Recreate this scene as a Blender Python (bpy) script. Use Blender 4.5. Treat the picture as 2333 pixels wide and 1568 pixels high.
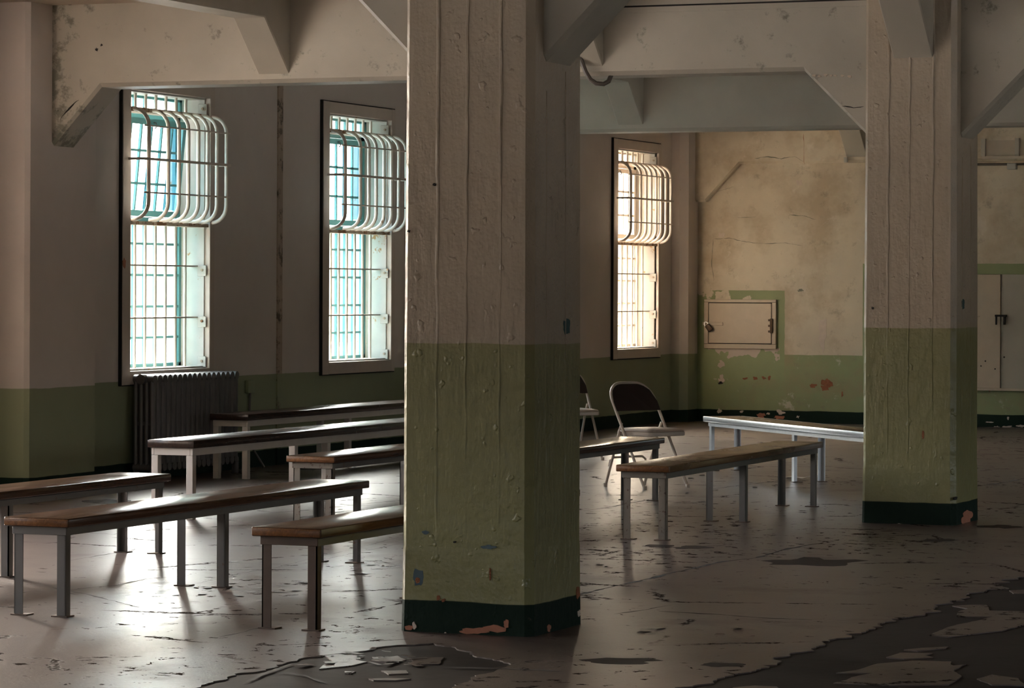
import bpy, bmesh, math, random
from mathutils import Vector, Matrix, noise as mnoise

random.seed(7)
scene = bpy.context.scene
col = scene.collection
for o in list(bpy.data.objects):
    bpy.data.objects.remove(o)

# ------------------------------------------------------------------ camera
F_PX, CX, CY, HOR = 7346.5, 1166.5, 784.0, 660.13
TH, ROLL, CAM_H = 0.3879, 0.0043, 1.52
cam_data = bpy.data.cameras.new('camera')
cam_data.sensor_fit = 'HORIZONTAL'
cam_data.sensor_width = 36.0
cam_data.lens = 36.0 * F_PX / 2333.0
cam_data.shift_y = (HOR - CY) / 2333.0
cam_data.clip_start, cam_data.clip_end = 0.1, 500
camera = bpy.data.objects.new('camera', cam_data)
col.objects.link(camera)
camera.matrix_world = (Matrix.Translation((0, 0, CAM_H)) @ Matrix.Rotation(TH, 4, 'Z')
                       @ Matrix.Rotation(math.pi / 2, 4, 'X') @ Matrix.Rotation(ROLL, 4, 'Z'))
scene.camera = camera

# ------------------------------------------------------------------ light
EXPOSURE = 3.8
SKY = 0.30
SUN_AZ = 320.0
SUN_EL = 30.0
scene.view_settings.view_transform = 'Standard'
scene.view_settings.look = 'None'
scene.view_settings.gamma = 1.0
scene.view_settings.use_curve_mapping = False
scene.view_settings.exposure = EXPOSURE
scene.cycles.max_bounces = 10
scene.cycles.diffuse_bounces = 6
scene.cycles.glossy_bounces = 4
scene.cycles.transparent_max_bounces = 24
scene.cycles.caustics_reflective = False
scene.cycles.caustics_refractive = False
scene.cycles.sample_clamp_indirect = 6.0
scene.cycles.use_denoising = True
world = bpy.data.worlds.new('overcast_sky')
scene.world = world
world.use_nodes = True
_wt = world.node_tree
_bg = _wt.nodes['Background']
_sky = _wt.nodes.new('ShaderNodeTexSky')
_sky.sky_type = 'NISHITA'
_sky.sun_disc = False
_sky.sun_elevation = math.radians(SUN_EL)
_sky.sun_rotation = math.radians(SUN_AZ)
_sky.air_density = 1.0
_sky.dust_density = 8.0
_sky.ozone_density = 1.0
_hs = _wt.nodes.new('ShaderNodeHueSaturation')
_hs.inputs['Saturation'].default_value = 0.56
_wt.links.new(_sky.outputs[0], _hs.inputs['Color'])
_wt.links.new(_hs.outputs[0], _bg.inputs['Color'])
_bg.inputs['Strength'].default_value = SKY

# ------------------------------------------------------------------ layout
W_IN = -12.39                      # inner face of the window wall
PIL = -12.07                       # face of the pilasters on it
ROW0, PERIOD = 13.094, 7.381
ROWS = {k: ROW0 + PERIOD * k for k in (-1, 0, 1, 2, 3)}
PX0, PX1, PW = -5.874, -5.2546, 0.62
BO, BW = 0.134, 0.342              # beam offset behind the pillar face, beam width
Z_BEAM, Z_TIP, Z_JOIST, Z_JH, Z_CEIL = 2.985, 2.55, 3.42, 3.04, 3.59
Y_FAR, Y_BACK, X_RIGHT = 35.57, -3.0, 7.0
Z_GREEN_WALL, Z_GREEN_PILLAR, Z_BASE = 0.785, 1.28, 0.14


def px_ray(x, y):
    a, b = x - CX, y - HOR
    u = math.cos(ROLL) * a + math.sin(ROLL) * b
    v = -math.sin(ROLL) * a + math.cos(ROLL) * b
    s, c, t = math.sin(TH), math.cos(TH), u / F_PX
    return (-s + t * c, c + t * s, -v / F_PX)


def on_floor(x, y, z=0.0):
    d = px_ray(x, y)
    k = (z - CAM_H) / d[2]
    return Vector((k * d[0], k * d[1], z))


def on_y(x, y, Y):
    d = px_ray(x, y)
    k = Y / d[1]
    return Vector((k * d[0], Y, CAM_H + k * d[2]))


def on_x(x, y, X):
    d = px_ray(x, y)
    k = X / d[0]
    return Vector((X, k * d[1], CAM_H + k * d[2]))


# ------------------------------------------------------------------ node helpers
class NT:
    def __init__(self, name):
        self.m = bpy.data.materials.new(name)
        self.m.use_nodes = True
        self.t = self.m.node_tree
        self.t.nodes.clear()
        self.out = self.t.nodes.new('ShaderNodeOutputMaterial')

    def n(self, typ, ins=None, **props):
        nd = self.t.nodes.new(typ)
        for k, v in props.items():
            setattr(nd, k, v)
        for k, v in (ins or {}).items():
            s = nd.inputs[k]
            if hasattr(v, 'is_linked') or isinstance(v, bpy.types.NodeSocket):
                self.t.links.new(v, s)
            else:
                s.default_value = v
        return nd

    def math(self, op, a, b=0.0, clamp=False):
        return self.n('ShaderNodeMath', {0: a, 1: b}, operation=op, use_clamp=clamp).outputs[0]

    def pos(self):
        return self.n('ShaderNodeNewGeometry').outputs['Position']

    def noise(self, scale, detail=3.0, rough=0.5, vec=None, dist=0.0):
        ins = {'Scale': scale, 'Detail': detail, 'Roughness': rough, 'Distortion': dist}
        ins['Vector'] = vec if vec is not None else self.pos()
        return self.n('ShaderNodeTexNoise', ins).outputs['Fac']

    def step(self, v, lo, hi):
        r = self.n('ShaderNodeMapRange', {0: v, 1: lo, 2: hi, 3: 0.0, 4: 1.0})
        r.clamp = True
        return r.outputs[0]

    def mix(self, f, a, b, mode='MIX'):
        nd = self.n('ShaderNodeMix', data_type='RGBA', blend_type=mode)
        for s, v in ((0, f), (6, a), (7, b)):
            if isinstance(v, bpy.types.NodeSocket):
                self.t.links.new(v, nd.inputs[s])
            elif s == 0:
                nd.inputs[0].default_value = v
            else:
                nd.inputs[s].default_value = (*v, 1) if len(v) == 3 else v
        return nd.outputs[2]

    def bump(self, h, dist, strength=1.0, normal=None):
        ins = {'Height': h, 'Distance': dist, 'Strength': strength}
        if normal is not None:
            ins['Normal'] = normal
        return self.n('ShaderNodeBump', ins).outputs[0]

    def finish(self, color, rough, normal=None, metallic=0.0, spec=0.5):
        b = self.n('ShaderNodeBsdfPrincipled')
        for k, v in (('Base Color', color), ('Roughness', rough), ('Metallic', metallic),
                     ('Specular IOR Level', spec), ('Normal', normal)):
            if v is None:
                continue
            if isinstance(v, bpy.types.NodeSocket):
                self.t.links.new(v, b.inputs[k])
            elif k == 'Base Color':
                b.inputs[k].default_value = (*v, 1)
            else:
                b.inputs[k].default_value = v
        self.t.links.new(b.outputs[0], self.out.inputs[0])
        return self.m


CREAM = (0.60, 0.50, 0.385)
GREEN = (0.275, 0.300, 0.180)
GREEN_FAR = (0.285, 0.330, 0.165)
DARKG = (0.012, 0.024, 0.016)


def painted(name, z_green=None, z_base=Z_BASE, cream=CREAM, rough=0.42, relief=0.006, stain=0.12,
            extra=None, board=False, green=GREEN):
    m = NT(name)
    p = m.pos()
    xyz = m.n('ShaderNodeSeparateXYZ', {0: p})
    z = xyz.outputs[2]
    wob = m.math('MULTIPLY', m.math('SUBTRACT', m.noise(3.0, 4, vec=p), 0.5), 0.02)
    zz = m.math('ADD', z, wob)
    c = cream
    if z_green is not None:
        g = m.step(zz, z_green - 0.002, z_green + 0.002)
        c = m.mix(g, green, cream)
        if extra:
            c = extra(m, xyz, c)
        b = m.step(zz, z_base - 0.002, z_base + 0.002)
        c = m.mix(b, DARKG, c)
    elif extra:
        c = extra(m, xyz, c)
    big = m.noise(0.9, 4, 0.6, vec=p)
    c = m.mix(1.0, c, m.mix(m.step(big, 0.3, 0.7), (1 - stain,) * 3, (1 + stain * 0.3,) * 3), 'MULTIPLY')
    spots = m.step(m.noise(14, 5, 0.65, vec=p), 0.70, 0.76)
    c = m.mix(m.math('MULTIPLY', spots, 0.35), c, (0.16, 0.12, 0.08))
    lump = m.noise(9, 3, 0.55, vec=p)
    fine = m.noise(70, 2, 0.5, vec=p)
    h = m.math('ADD', lump, m.math('MULTIPLY', fine, 0.16))
    if board:
        mp = m.n('ShaderNodeMapping', {0: p})
        mp.inputs['Scale'].default_value = (1, 1, 0.16)
        h = m.math('ADD', h, m.math('MULTIPLY', m.noise(32, 3, 0.6, vec=mp.outputs[0]), 0.35))
        blis = m.step(m.noise(17, 2, 0.5, vec=p), 0.66, 0.74)
        h = m.math('ADD', h, m.math('MULTIPLY', blis, 0.35))
    nrm = m.bump(h, relief, 0.8)
    if z_green is not None:
        rough = m.n('ShaderNodeMapRange', {0: b, 1: 0.0, 2: 1.0, 3: 0.8, 4: rough}).outputs[0]
        spec = m.n('ShaderNodeMapRange', {0: b, 1: 0.0, 2: 1.0, 3: 0.15, 4: 0.5}).outputs[0]
        return m.finish(c, rough, nrm, spec=spec)
    return m.finish(c, rough, nrm)


def simple(name, color, rough=0.5, metallic=0.0, var=0.15, scale=8, relief=0.0, spec=0.5, worn=None):
    m = NT(name)
    p = m.pos()
    v = m.noise(scale, 4, 0.6, vec=p)
    c = m.mix(1.0, color, m.mix(v, (1 - var,) * 3, (1 + var,) * 3), 'MULTIPLY')
    if worn:
        wc, lo, sc = worn
        c = m.mix(m.step(m.noise(sc, 5, 0.7, vec=p), lo, lo + 0.04), c, wc)
    nrm = m.bump(m.noise(scale * 6, 3, vec=p), relief) if relief else None
    return m.finish(c, rough, nrm, metallic, spec)


# ------------------------------------------------------------------ materials
MAT = {}
MAT['wall'] = painted('cream_over_green_wall_paint', Z_GREEN_WALL, rough=0.6, relief=0.003, cream=(0.62, 0.55, 0.50))


def far_extra(m, xyz, c):
    x, z = xyz.outputs[0], xyz.outputs[2]
    p = m.pos()
    n1 = m.noise(2.2, 4, 0.65, vec=p)
    jag = m.math('MULTIPLY', m.math('SUBTRACT', m.noise(10, 3, vec=p), 0.5), 0.012)
    xj, zj = m.math('ADD', x, jag), m.math('ADD', z, jag)

    def rect(x0, x1, z0, z1):
        a = m.math('MULTIPLY', m.math('GREATER_THAN', xj, x0), m.math('LESS_THAN', xj, x1))
        b = m.math('MULTIPLY', m.math('GREATER_THAN', zj, z0), m.math('LESS_THAN', zj, z1))
        return m.math('MULTIPLY', a, b)
    # ochre water stains and grey scuffs on the plaster
    c = m.mix(m.math('MULTIPLY', m.step(n1, 0.46, 0.66), 0.5), c, (0.36, 0.26, 0.15))
    c = m.mix(m.math('MULTIPLY', m.step(m.noise(5, 6, 0.75, vec=p), 0.57, 0.70), 0.5), c, (0.25, 0.20, 0.14))
    c = m.mix(m.math('MULTIPLY', m.step(m.noise(3.1, 5, 0.7, vec=p, dist=0.4), 0.60, 0.66), 0.55), c, (0.74, 0.66, 0.55))
    box = m.math('MAXIMUM', rect(-12.6, -11.14, 0.5, 1.523), rect(-10.21, -6.0, 0.4, 1.835))
    flake = m.step(m.noise(5.5, 4, 0.55, vec=p), 0.56, 0.58)
    keep = m.math('MULTIPLY', box, m.math('SUBTRACT', 1.0, m.math('MULTIPLY', flake, rect(-12.2, -11.1, 1.40, 1.6))))
    c = m.mix(keep, c, GREEN_FAR)
    # paint flaked off under the hatch
    f2 = m.math('ADD', m.noise(4.5, 3, 0.5, vec=p), m.math('MULTIPLY', m.math('SUBTRACT', z, 0.76), 1.3))
    peel = m.math('MULTIPLY', m.step(f2, 0.50, 0.51), rect(-12.07, -11.20, 0.62, 0.86))
    c = m.mix(peel, c, (0.56, 0.46, 0.38))
    return c


MAT['far_wall'] = painted('stained_far_wall_paint', Z_GREEN_WALL, rough=0.65, relief=0.004, stain=0.2, extra=far_extra,
                          cream=(0.65, 0.565, 0.43), green=GREEN_FAR)
MAT['pillar'] = painted('glossy_lumpy_pillar_paint', Z_GREEN_PILLAR, rough=0.36, relief=0.013, stain=0.15, board=True,
                        cream=(0.44, 0.365, 0.275), green=(0.262, 0.248, 0.112))
MAT['beam'] = painted('matt_cream_beam_paint', None, cream=(0.47, 0.430, 0.355), rough=0.5, relief=0.004, stain=0.2)


def mouldy(m, xyz, c):
    x = xyz.outputs[0]
    p = m.pos()
    near = m.math('SUBTRACT', 1.0, m.step(x, -12.06, -11.80))
    n = m.math('ADD', m.noise(7, 6, 0.7, vec=p), m.math('MULTIPLY', near, 0.16))
    c = m.mix(m.math('MULTIPLY', m.step(n, 0.60, 0.70), 0.75), c, (0.13, 0.135, 0.10))
    return m.mix(m.step(m.math('ADD', m.noise(16, 5, 0.7, vec=p), m.math('MULTIPLY', near, 0.10)), 0.74, 0.77), c, (0.03, 0.028, 0.02))


MAT['beam_mouldy'] = painted('mouldy_beam_paint', None, cream=(0.47, 0.430, 0.355), rough=0.5, relief=0.004, stain=0.2, extra=mouldy)
MAT['ceiling'] = painted('ceiling_paint', None, cream=(0.45, 0.38, 0.29), rough=0.7, relief=0.004)
MAT['plain_cream'] = simple('cream_steel_paint', (0.53, 0.44, 0.335), 0.5, var=0.12, worn=((0.12, 0.07, 0.04), 0.70, 14))
MAT['frame'] = simple('window_board_paint', (0.54, 0.46, 0.40), 0.5, var=0.1, worn=((0.10, 0.07, 0.05), 0.72, 20))
MAT['reveal'] = simple('white_reveal_paint', (0.50, 0.48, 0.43), 0.55, var=0.12, worn=((0.38, 0.20, 0.07), 0.62, 6))
MAT['bar'] = simple('cream_bar_paint', (0.66, 0.58, 0.50), 0.35, var=0.1, worn=((0.25, 0.12, 0.05), 0.66, 10))
MAT['rusty'] = simple('rusted_plate', (0.42, 0.33, 0.24), 0.7, var=0.3, worn=((0.22, 0.10, 0.04), 0.52, 9))
MAT['teal'] = simple('teal_sash_paint', (0.10, 0.30, 0.31), 0.45, var=0.12)
MAT['steel'] = simple('grey_painted_steel', (0.135, 0.130, 0.120), 0.42, var=0.2, worn=((0.12, 0.07, 0.04), 0.64, 11), spec=0.6)
MAT['steel_worn'] = simple('worn_beige_steel', (0.19, 0.165, 0.13), 0.5, var=0.3, worn=((0.09, 0.05, 0.03), 0.58, 26))
MAT['steel_rust'] = simple('brown_rusted_steel', (0.10, 0.065, 0.045), 0.55, var=0.35, worn=((0.20, 0.15, 0.10), 0.66, 26))
MAT['white_steel'] = simple('off_white_bench_paint', (0.52, 0.48, 0.43), 0.45, var=0.12, worn=((0.15, 0.10, 0.07), 0.70, 15))
MAT['alu'] = simple('aluminium_edging', (0.62, 0.63, 0.66), 0.3, metallic=0.9, var=0.2, scale=30)
MAT['galv'] = simple('galvanised_steel', (0.50, 0.51, 0.53), 0.38, metallic=0.7, var=0.15, scale=25)
MAT['radiator'] = simple('dark_cast_iron', (0.125, 0.115, 0.112), 0.38, var=0.25, worn=((0.16, 0.12, 0.10), 0.66, 20))
MAT['chair'] = simple('beige_chair_enamel', (0.47, 0.40, 0.33), 0.32, var=0.08)
MAT['vinyl'] = simple('beige_vinyl', (0.42, 0.34, 0.28), 0.35, var=0.08)
MAT['back'] = simple('dark_brown_backrest', (0.028, 0.017, 0.013), 0.6, var=0.2, spec=0.25)
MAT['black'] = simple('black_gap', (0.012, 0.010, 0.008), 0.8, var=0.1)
MAT['rubber'] = simple('black_rubber', (0.02, 0.02, 0.02), 0.6)
MAT['padlock'] = simple('dark_bronze', (0.06, 0.035, 0.02), 0.4, metallic=0.6)
MAT['brick'] = simple('bare_red_brick', (0.32, 0.12, 0.055), 0.85, var=0.4, scale=25, relief=0.01)
MAT['salmon'] = simple('salmon_undercoat', (0.42, 0.17, 0.10), 0.75, var=0.3, scale=30)
MAT['bluechip'] = simple('blue_grey_undercoat', (0.07, 0.11, 0.13), 0.6, var=0.3, scale=30)
MAT['tealchip'] = simple('dark_teal_undercoat', (0.02, 0.07, 0.07), 0.6, var=0.3, scale=30)
MAT['bare'] = simple('bare_pinkish_plaster', (0.60, 0.50, 0.42), 0.8, var=0.15, scale=20)
MAT['mould'] = simple('grey_green_mould', (0.19, 0.185, 0.14), 0.85, var=0.5, scale=25)
MAT['conduit'] = simple('dark_conduit', (0.12, 0.10, 0.085), 0.45, var=0.2)
MAT['strip'] = painted('rust_marked_strip_paint', Z_GREEN_WALL, rough=0.6, relief=0.003, stain=0.3,
                       cream=(0.42, 0.33, 0.25),
                       extra=lambda m, xyz, c: m.mix(m.step(m.noise(9, 6, 0.7), 0.52, 0.62), c, (0.10, 0.075, 0.05)))
MAT['yard'] = simple('pale_concrete_yard', (0.45, 0.45, 0.43), 0.9)


def wood(name, dark, light, rough):
    m = NT(name)
    tc = m.n('ShaderNodeTexCoord').outputs['Object']
    mp = m.n('ShaderNodeMapping', {0: tc})
    mp.inputs['Scale'].default_value = (28, 1.6, 28)
    g = m.noise(2.2, 6, 0.65, vec=mp.outputs[0], dist=1.2)
    blot = m.noise(3.5, 4, 0.6, vec=tc)
    c = m.mix(m.step(g, 0.30, 0.72), dark, light)
    c = m.mix(m.math('MULTIPLY', m.step(blot, 0.40, 0.75), 0.3), c, dark)
    r = m.n('ShaderNodeMapRange', {0: blot, 1: 0.35, 2: 0.7, 3: rough - 0.04, 4: rough + 0.06}).outputs[0]
    nr = m.bump(m.math('ADD', g, m.noise(6, 2, vec=tc)), 0.0004, 0.5)
    return m.finish(c, r, nr, spec=0.32)


MAT['wood'] = wood('varnished_brown_plank', (0.040, 0.020, 0.012), (0.100, 0.050, 0.028), 0.14)
MAT['wood_end'] = wood('worn_orange_plank', (0.10, 0.040, 0.014), (0.26, 0.115, 0.040), 0.34)
MAT['wood_dark'] = wood('near_black_plank', (0.016, 0.010, 0.008), (0.05, 0.028, 0.020), 0.22)
MAT['wood_tan'] = wood('tan_plank', (0.115, 0.066, 0.034), (0.175, 0.105, 0.056), 0.24)


def floor_coat():
    m = NT('flaking_grey_brown_floor_coating')
    p = m.pos()
    big = m.noise(0.35, 4, 0.6, vec=p)
    mid = m.noise(2.5, 5, 0.65, vec=p)
    c = m.mix(m.step(mid, 0.3, 0.75), (0.098, 0.075, 0.066), (0.148, 0.116, 0.102))
    xw = m.n('ShaderNodeSeparateXYZ', {0: p}).outputs[0]
    zone = m.math('MULTIPLY', m.step(big, 0.40, 0.62), m.step(xw, -10.0, -7.0))
    fl = m.noise(9.0, 6, 0.68, vec=p, dist=0.5)
    thr = m.n('ShaderNodeMapRange', {0: zone, 1: 0, 2: 1, 3: 0.675, 4: 0.555}).outputs[0]
    chip = m.step(m.math('SUBTRACT', fl, thr), 0.0, 0.012)
    c = m.mix(chip, c, (0.035, 0.028, 0.024))
    vor = m.n('ShaderNodeTexVoronoi', {'Vector': p, 'Scale': 0.8, 'Randomness': 1.0}, feature='DISTANCE_TO_EDGE').outputs['Distance']
    wig = m.math('ADD', vor, m.math('MULTIPLY', m.math('SUBTRACT', m.noise(6, 5, 0.7, vec=p), 0.5), 0.16))
    crack = m.math('SUBTRACT', 1.0, m.step(m.math('ABSOLUTE', wig), 0.004, 0.012))
    crack = m.math('MULTIPLY', crack, m.step(m.noise(1.3, 2, vec=p), 0.50, 0.56))
    c = m.mix(crack, c, (0.03, 0.024, 0.02))
    scuff = m.step(m.noise(1.1, 5, 0.7, vec=p), 0.55, 0.75)
    r = m.n('ShaderNodeMapRange', {0: scuff, 1: 0, 2: 1, 3: 0.31, 4: 0.43}).outputs[0]
    r = m.math('ADD', r, m.math('MULTIPLY', m.math('MAXIMUM', chip, crack), 0.4))
    bad = m.math('MAXIMUM', chip, crack)
    h = m.math('SUBTRACT', m.math('MULTIPLY', m.noise(48, 4, 0.65, vec=p), 1.9), m.math('MULTIPLY', bad, 0.8))
    h = m.math('ADD', h, m.math('MULTIPLY', m.noise(3.5, 3, 0.5, vec=p), 1.2))
    nr = m.bump(h, 0.0009, 0.8)
    sp = m.n('ShaderNodeMapRange', {0: bad, 1: 0.0, 2: 1.0, 3: 0.27, 4: 0.0}).outputs[0]
    return m.finish(c, r, nr, spec=sp)


def floor_base():
    m = NT('dark_bare_floor')
    p = m.pos()
    c = m.mix(m.step(m.noise(1.8, 5, 0.6, vec=p), 0.3, 0.75), (0.024, 0.019, 0.017), (0.044, 0.035, 0.031))
    nr = m.bump(m.noise(8, 4, 0.6, vec=p), 0.004, 0.6)
    return m.finish(c, 0.55, nr, spec=0.06)


MAT['coat'] = floor_coat()
MAT['floor'] = floor_base()


def glass(name, tint, gloss=0.05):
    m = NT(name)
    t = m.n('ShaderNodeBsdfTransparent', {0: (*tint, 1)})
    g = m.n('ShaderNodeBsdfGlossy', {'Color': (1, 1, 1, 1), 'Roughness': 0.05})
    x = m.n('ShaderNodeMixShader', {0: gloss, 1: t.outputs[0], 2: g.outputs[0]})
    m.t.links.new(x.outputs[0], m.out.inputs[0])
    return m.m


MAT['pane'] = glass('dusty_clear_glass', (0.88, 0.93, 0.95))
MAT['pane_warm'] = glass('yellowed_clear_glass', (0.95, 0.925, 0.87))  # tint puts the warm light of the corner window into the glass
MAT['pane_blue'] = glass('dense_blue_glass', (0.52, 0.64, 0.72))


# ------------------------------------------------------------------ mesh builder
class MB:
    def __init__(self):
        self.v, self.f = [], []

    def add(self, vs, fs):
        b = len(self.v)
        self.v += [tuple(q) for q in vs]
        self.f += [tuple(b + i for i in f) for f in fs]
        return self

    def box(self, x0, x1, y0, y1, z0, z1):
        vs = [(x, y, z) for z in (z0, z1) for y in (y0, y1) for x in (x0, x1)]
        return self.add(vs, [(0, 2, 3, 1), (4, 5, 7, 6), (0, 1, 5, 4), (2, 6, 7, 3), (0, 4, 6, 2), (1, 3, 7, 5)])

    def loft(self, rings):
        """rings: list of equal-length vertex loops; ends are capped."""
        n = len(rings[0])
        vs = [q for r in rings for q in r]
        fs = []
        for i in range(len(rings) - 1):
            for j in range(n):
                k = (j + 1) % n
                fs.append((i * n + j, i * n + k, (i + 1) * n + k, (i + 1) * n + j))
        fs.append(tuple(reversed(range(n))))
        fs.append(tuple((len(rings) - 1) * n + j for j in range(n)))
        return self.add(vs, fs)

    def tube(self, pts, r, n=10, ry=None):
        pts = [Vector(q) for q in pts]
        rings = []
        up = None
        for i, q in enumerate(pts):
            a = pts[max(i - 1, 0)]
            b = pts[min(i + 1, len(pts) - 1)]
            d = (b - a).normalized()
            if up is None:
                ref = Vector((0, 0, 1)) if abs(d.z) < 0.9 else Vector((1, 0, 0))
                up = (ref - d * ref.dot(d)).normalized()
            else:
                up = (up - d * up.dot(d)).normalized()
            side = d.cross(up)
            rr = ry if ry else r
            rings.append([q + up * (r * math.cos(2 * math.pi * j / n)) + side * (rr * math.sin(2 * math.pi * j / n))
                          for j in range(n)])
        return self.loft(rings)

    def build(self, name, mat, parent=None, smooth=False, bevel=0.0, seg=2):
        me = bpy.data.meshes.new(name)
        me.from_pydata(self.v, [], self.f)
        bm = bmesh.new()
        bm.from_mesh(me)
        bmesh.ops.recalc_face_normals(bm, faces=bm.faces)
        if bevel:
            es = [e for e in bm.edges if len(e.link_faces) == 2 and e.calc_face_angle(0) > 0.6]
            bmesh.ops.bevel(bm, geom=es, offset=bevel, segments=seg, affect='EDGES', profile=0.5, clamp_overlap=True)
        bm.to_mesh(me)
        bm.free()
        if smooth or bevel:
            for q in me.polygons:
                q.use_smooth = True
            try:
                me.set_sharp_from_angle(angle=math.radians(40))
            except Exception:
                pass
        me.materials.append(MAT[mat])
        o = bpy.data.objects.new(name, me)
        col.objects.link(o)
        if parent is not None:
            o.parent = parent
        return o


def tag(o, label, cat=None, group=None, kind=None):
    o['label'] = label
    if cat:
        o['category'] = cat
    if group:
        o['group'] = group
    if kind:
        o['kind'] = kind
    return o


def empty(name, loc=(0, 0, 0), rz=0.0):
    o = bpy.data.objects.new(name, None)
    o.empty_display_size = 0.1
    col.objects.link(o)
    o.location = loc
    o.rotation_euler = (0, 0, rz)
    return o


def copy_tree(o, parent=None):
    c = o.copy()
    col.objects.link(c)
    if parent is not None:
        c.parent = parent
    for ch in list(o.children):
        copy_tree(ch, c)
    return c


def blob(cx, cy, rx, ry, n=16, rough=0.3, seed=0):
    rnd = random.Random(seed)
    ph = rnd.random() * 50
    out = []
    for i in range(n):
        a = 2 * math.pi * i / n
        k = 1 + rough * mnoise.noise(Vector((math.cos(a) * 1.6 + ph, math.sin(a) * 1.6, ph))) * 1.8
        k += rough * (rnd.random() - 0.5) * 0.5
        out.append((cx + rx * k * math.cos(a), cy + ry * k * math.sin(a)))
    return out


def face_patch(name, pts, axis, plane, mat, parent, th=0.0015, sign=-1):
    """A thin flake or chip lying on a wall face. axis 'y': pts are (x,z) on y=plane; axis 'x': pts are (y,z) on x=plane."""
    def P(a, b, d):
        return (a, plane + sign * d, b) if axis == 'y' else (plane + sign * d, a, b)
    m = MB().loft([[P(a, b, -0.004) for a, b in pts], [P(a, b, th) for a, b in pts]])
    return m.build(name, mat, parent)


# ================================================================== SETTING
# ---- floor
fl = MB().box(-16, X_RIGHT + 1, Y_BACK - 1, Y_FAR + 1, -0.25, -0.005).build('floor', 'floor')
tag(fl, 'worn floor of flaking grey-brown coating over dark bare concrete', 'floor', kind='structure')


def jag(pts, step=0.05, amp=0.045, seed=0):
    """subdivide a polyline and roughen it sideways, like a torn edge"""
    out = []
    for i in range(len(pts) - 1):
        a, b = Vector(pts[i]), Vector(pts[i + 1])
        L = (b - a).length
        n = max(1, int(L / step))
        nr = Vector((-(b - a).y, (b - a).x)).normalized()
        for k in range(n):
            q = a + (b - a) * (k / n)
            v = Vector((q.x * 2.3, q.y * 2.3, seed))
            w = mnoise.noise(v) + 0.55 * mnoise.noise(v * 3.7) + 0.35 * mnoise.noise(v * 11)
            fade = 1.0 if 0 < k else 0.6
            out.append(q + nr * (amp * w * fade))
    out.append(Vector(pts[-1]))
    return out


def sheet(name, pts, mat, parent, z0=-0.006, z1=0.0):
    m = MB().loft([[(q[0], q[1], z0) for q in pts], [(q[0], q[1], z1) for q in pts]])
    return m.build(name, mat, parent)


def fp(*pix):
    return [tuple(on_floor(x, y).xy) for x, y in pix]


edge_walk = jag([(-4.0, 36.0), (-3.98, 20), (-3.97, 14.1), (-4.0, 13.5), (-4.0, 12.5)], 0.035, 0.11, 3)
notch = jag([(-4.0, 12.5), (-4.06, 11.6), (-4.25, 10.9), (-4.35, 9.5)], 0.03, 0.08, 5)
inner = jag([(-4.95, 9.5), (-4.85, 11.2), (-4.95, 12.1), (-5.25, 12.45), (-5.55, 12.7), (-5.68, 12.5), (-5.75, 12.05),
             (-5.82, 11.7), (-5.74, 10.9), (-5.75, 9.0)], 0.03, 0.07, 8)
coat_outline = [Vector((-13.0, 36.0))] + edge_walk + notch[1:] + inner + [Vector((-5.75, Y_BACK)), Vector((-13.0, Y_BACK))]
sheet('floor_coating', coat_outline, 'coat', fl)
islands = [
    fp((2170, 1380), (2215, 1378), (2246, 1378), (2254, 1391), (2332, 1393), (2345, 1420), (2280, 1437), (2160, 1451), (2116, 1447),
       (2140, 1436), (2178, 1423), (2236, 1412), (2262, 1405), (2180, 1404), (2182, 1393), (2205, 1387)),
    fp((2058, 1480), (2100, 1476), (2160, 1473), (2155, 1477), (2090, 1483)),
    fp((2020, 1497), (2050, 1487), (2125, 1488), (2108, 1493), (2127, 1498), (2060, 1501)),
    fp((1906, 1533), (1950, 1527), (2000, 1512), (2080, 1505), (2170, 1507), (2170, 1516), (2205, 1512), (2175, 1528), (2190, 1540),
       (2160, 1560), (2020, 1562), (1898, 1556), (1930, 1549), (1940, 1543), (1990, 1533)),
    fp((2225, 1546), (2260, 1537), (2320, 1545), (2340, 1562), (2260, 1560)),
    fp((1670, 1566), (1720, 1562), (1770, 1564), (1780, 1575), (1660, 1580)),
    fp((738, 1494), (770, 1490), (800, 1491), (830, 1497), (812, 1503), (838, 1508), (800, 1516), (728, 1524), (735, 1516), (760, 1508)),
    fp((855, 1500), (905, 1494), (925, 1503), (880, 1509), (845, 1504)),
    fp((785, 1529), (812, 1530), (800, 1535), (785, 1534)),
    fp((838, 1546), (880, 1545), (937, 1546), (900, 1550), (850, 1550)),
    fp((868, 1528), (925, 1527), (930, 1534), (885, 1536)),
    fp((940, 1500), (1010, 1497), (1000, 1512), (950, 1513)),
    fp((2300, 1345), (2345, 1343), (2345, 1352), (2310, 1352)),
]
for i, pts in enumerate(islands):
    sheet('coating_island', jag(pts + [pts[0]], 0.03, 0.012, 20 + i)[:-1], 'coat', fl, -0.006, -0.0005)

# cracks and lifted seams that run over the coating
crk = MB()


def crack(pix, w=0.012, seed=0):
    pts = [Vector(q) for q in fp(*pix)]
    pts = jag(pts, 0.04, 0.018, seed)
    L, R = [], []
    n = len(pts)
    for i, q in enumerate(pts):
        d = (pts[min(i + 1, n - 1)] - pts[max(i - 1, 0)])
        nr = Vector((-d.y, d.x)).normalized()
        t = w * (0.25 + 0.75 * abs(mnoise.noise(Vector((q.x * 5, q.y * 5, seed)))) * 2) * min(1, i / 2 + .2, (n - 1 - i) / 2 + .2)
        L.append(q + nr * t)
        R.append(q - nr * t)
    for i in range(n - 1):
        crk.add([(L[i].x, L[i].y, 0.0012), (L[i + 1].x, L[i + 1].y, 0.0012), (R[i + 1].x, R[i + 1].y, 0.0012), (R[i].x, R[i].y, 0.0012)],
                [(0, 1, 2, 3)])


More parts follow.
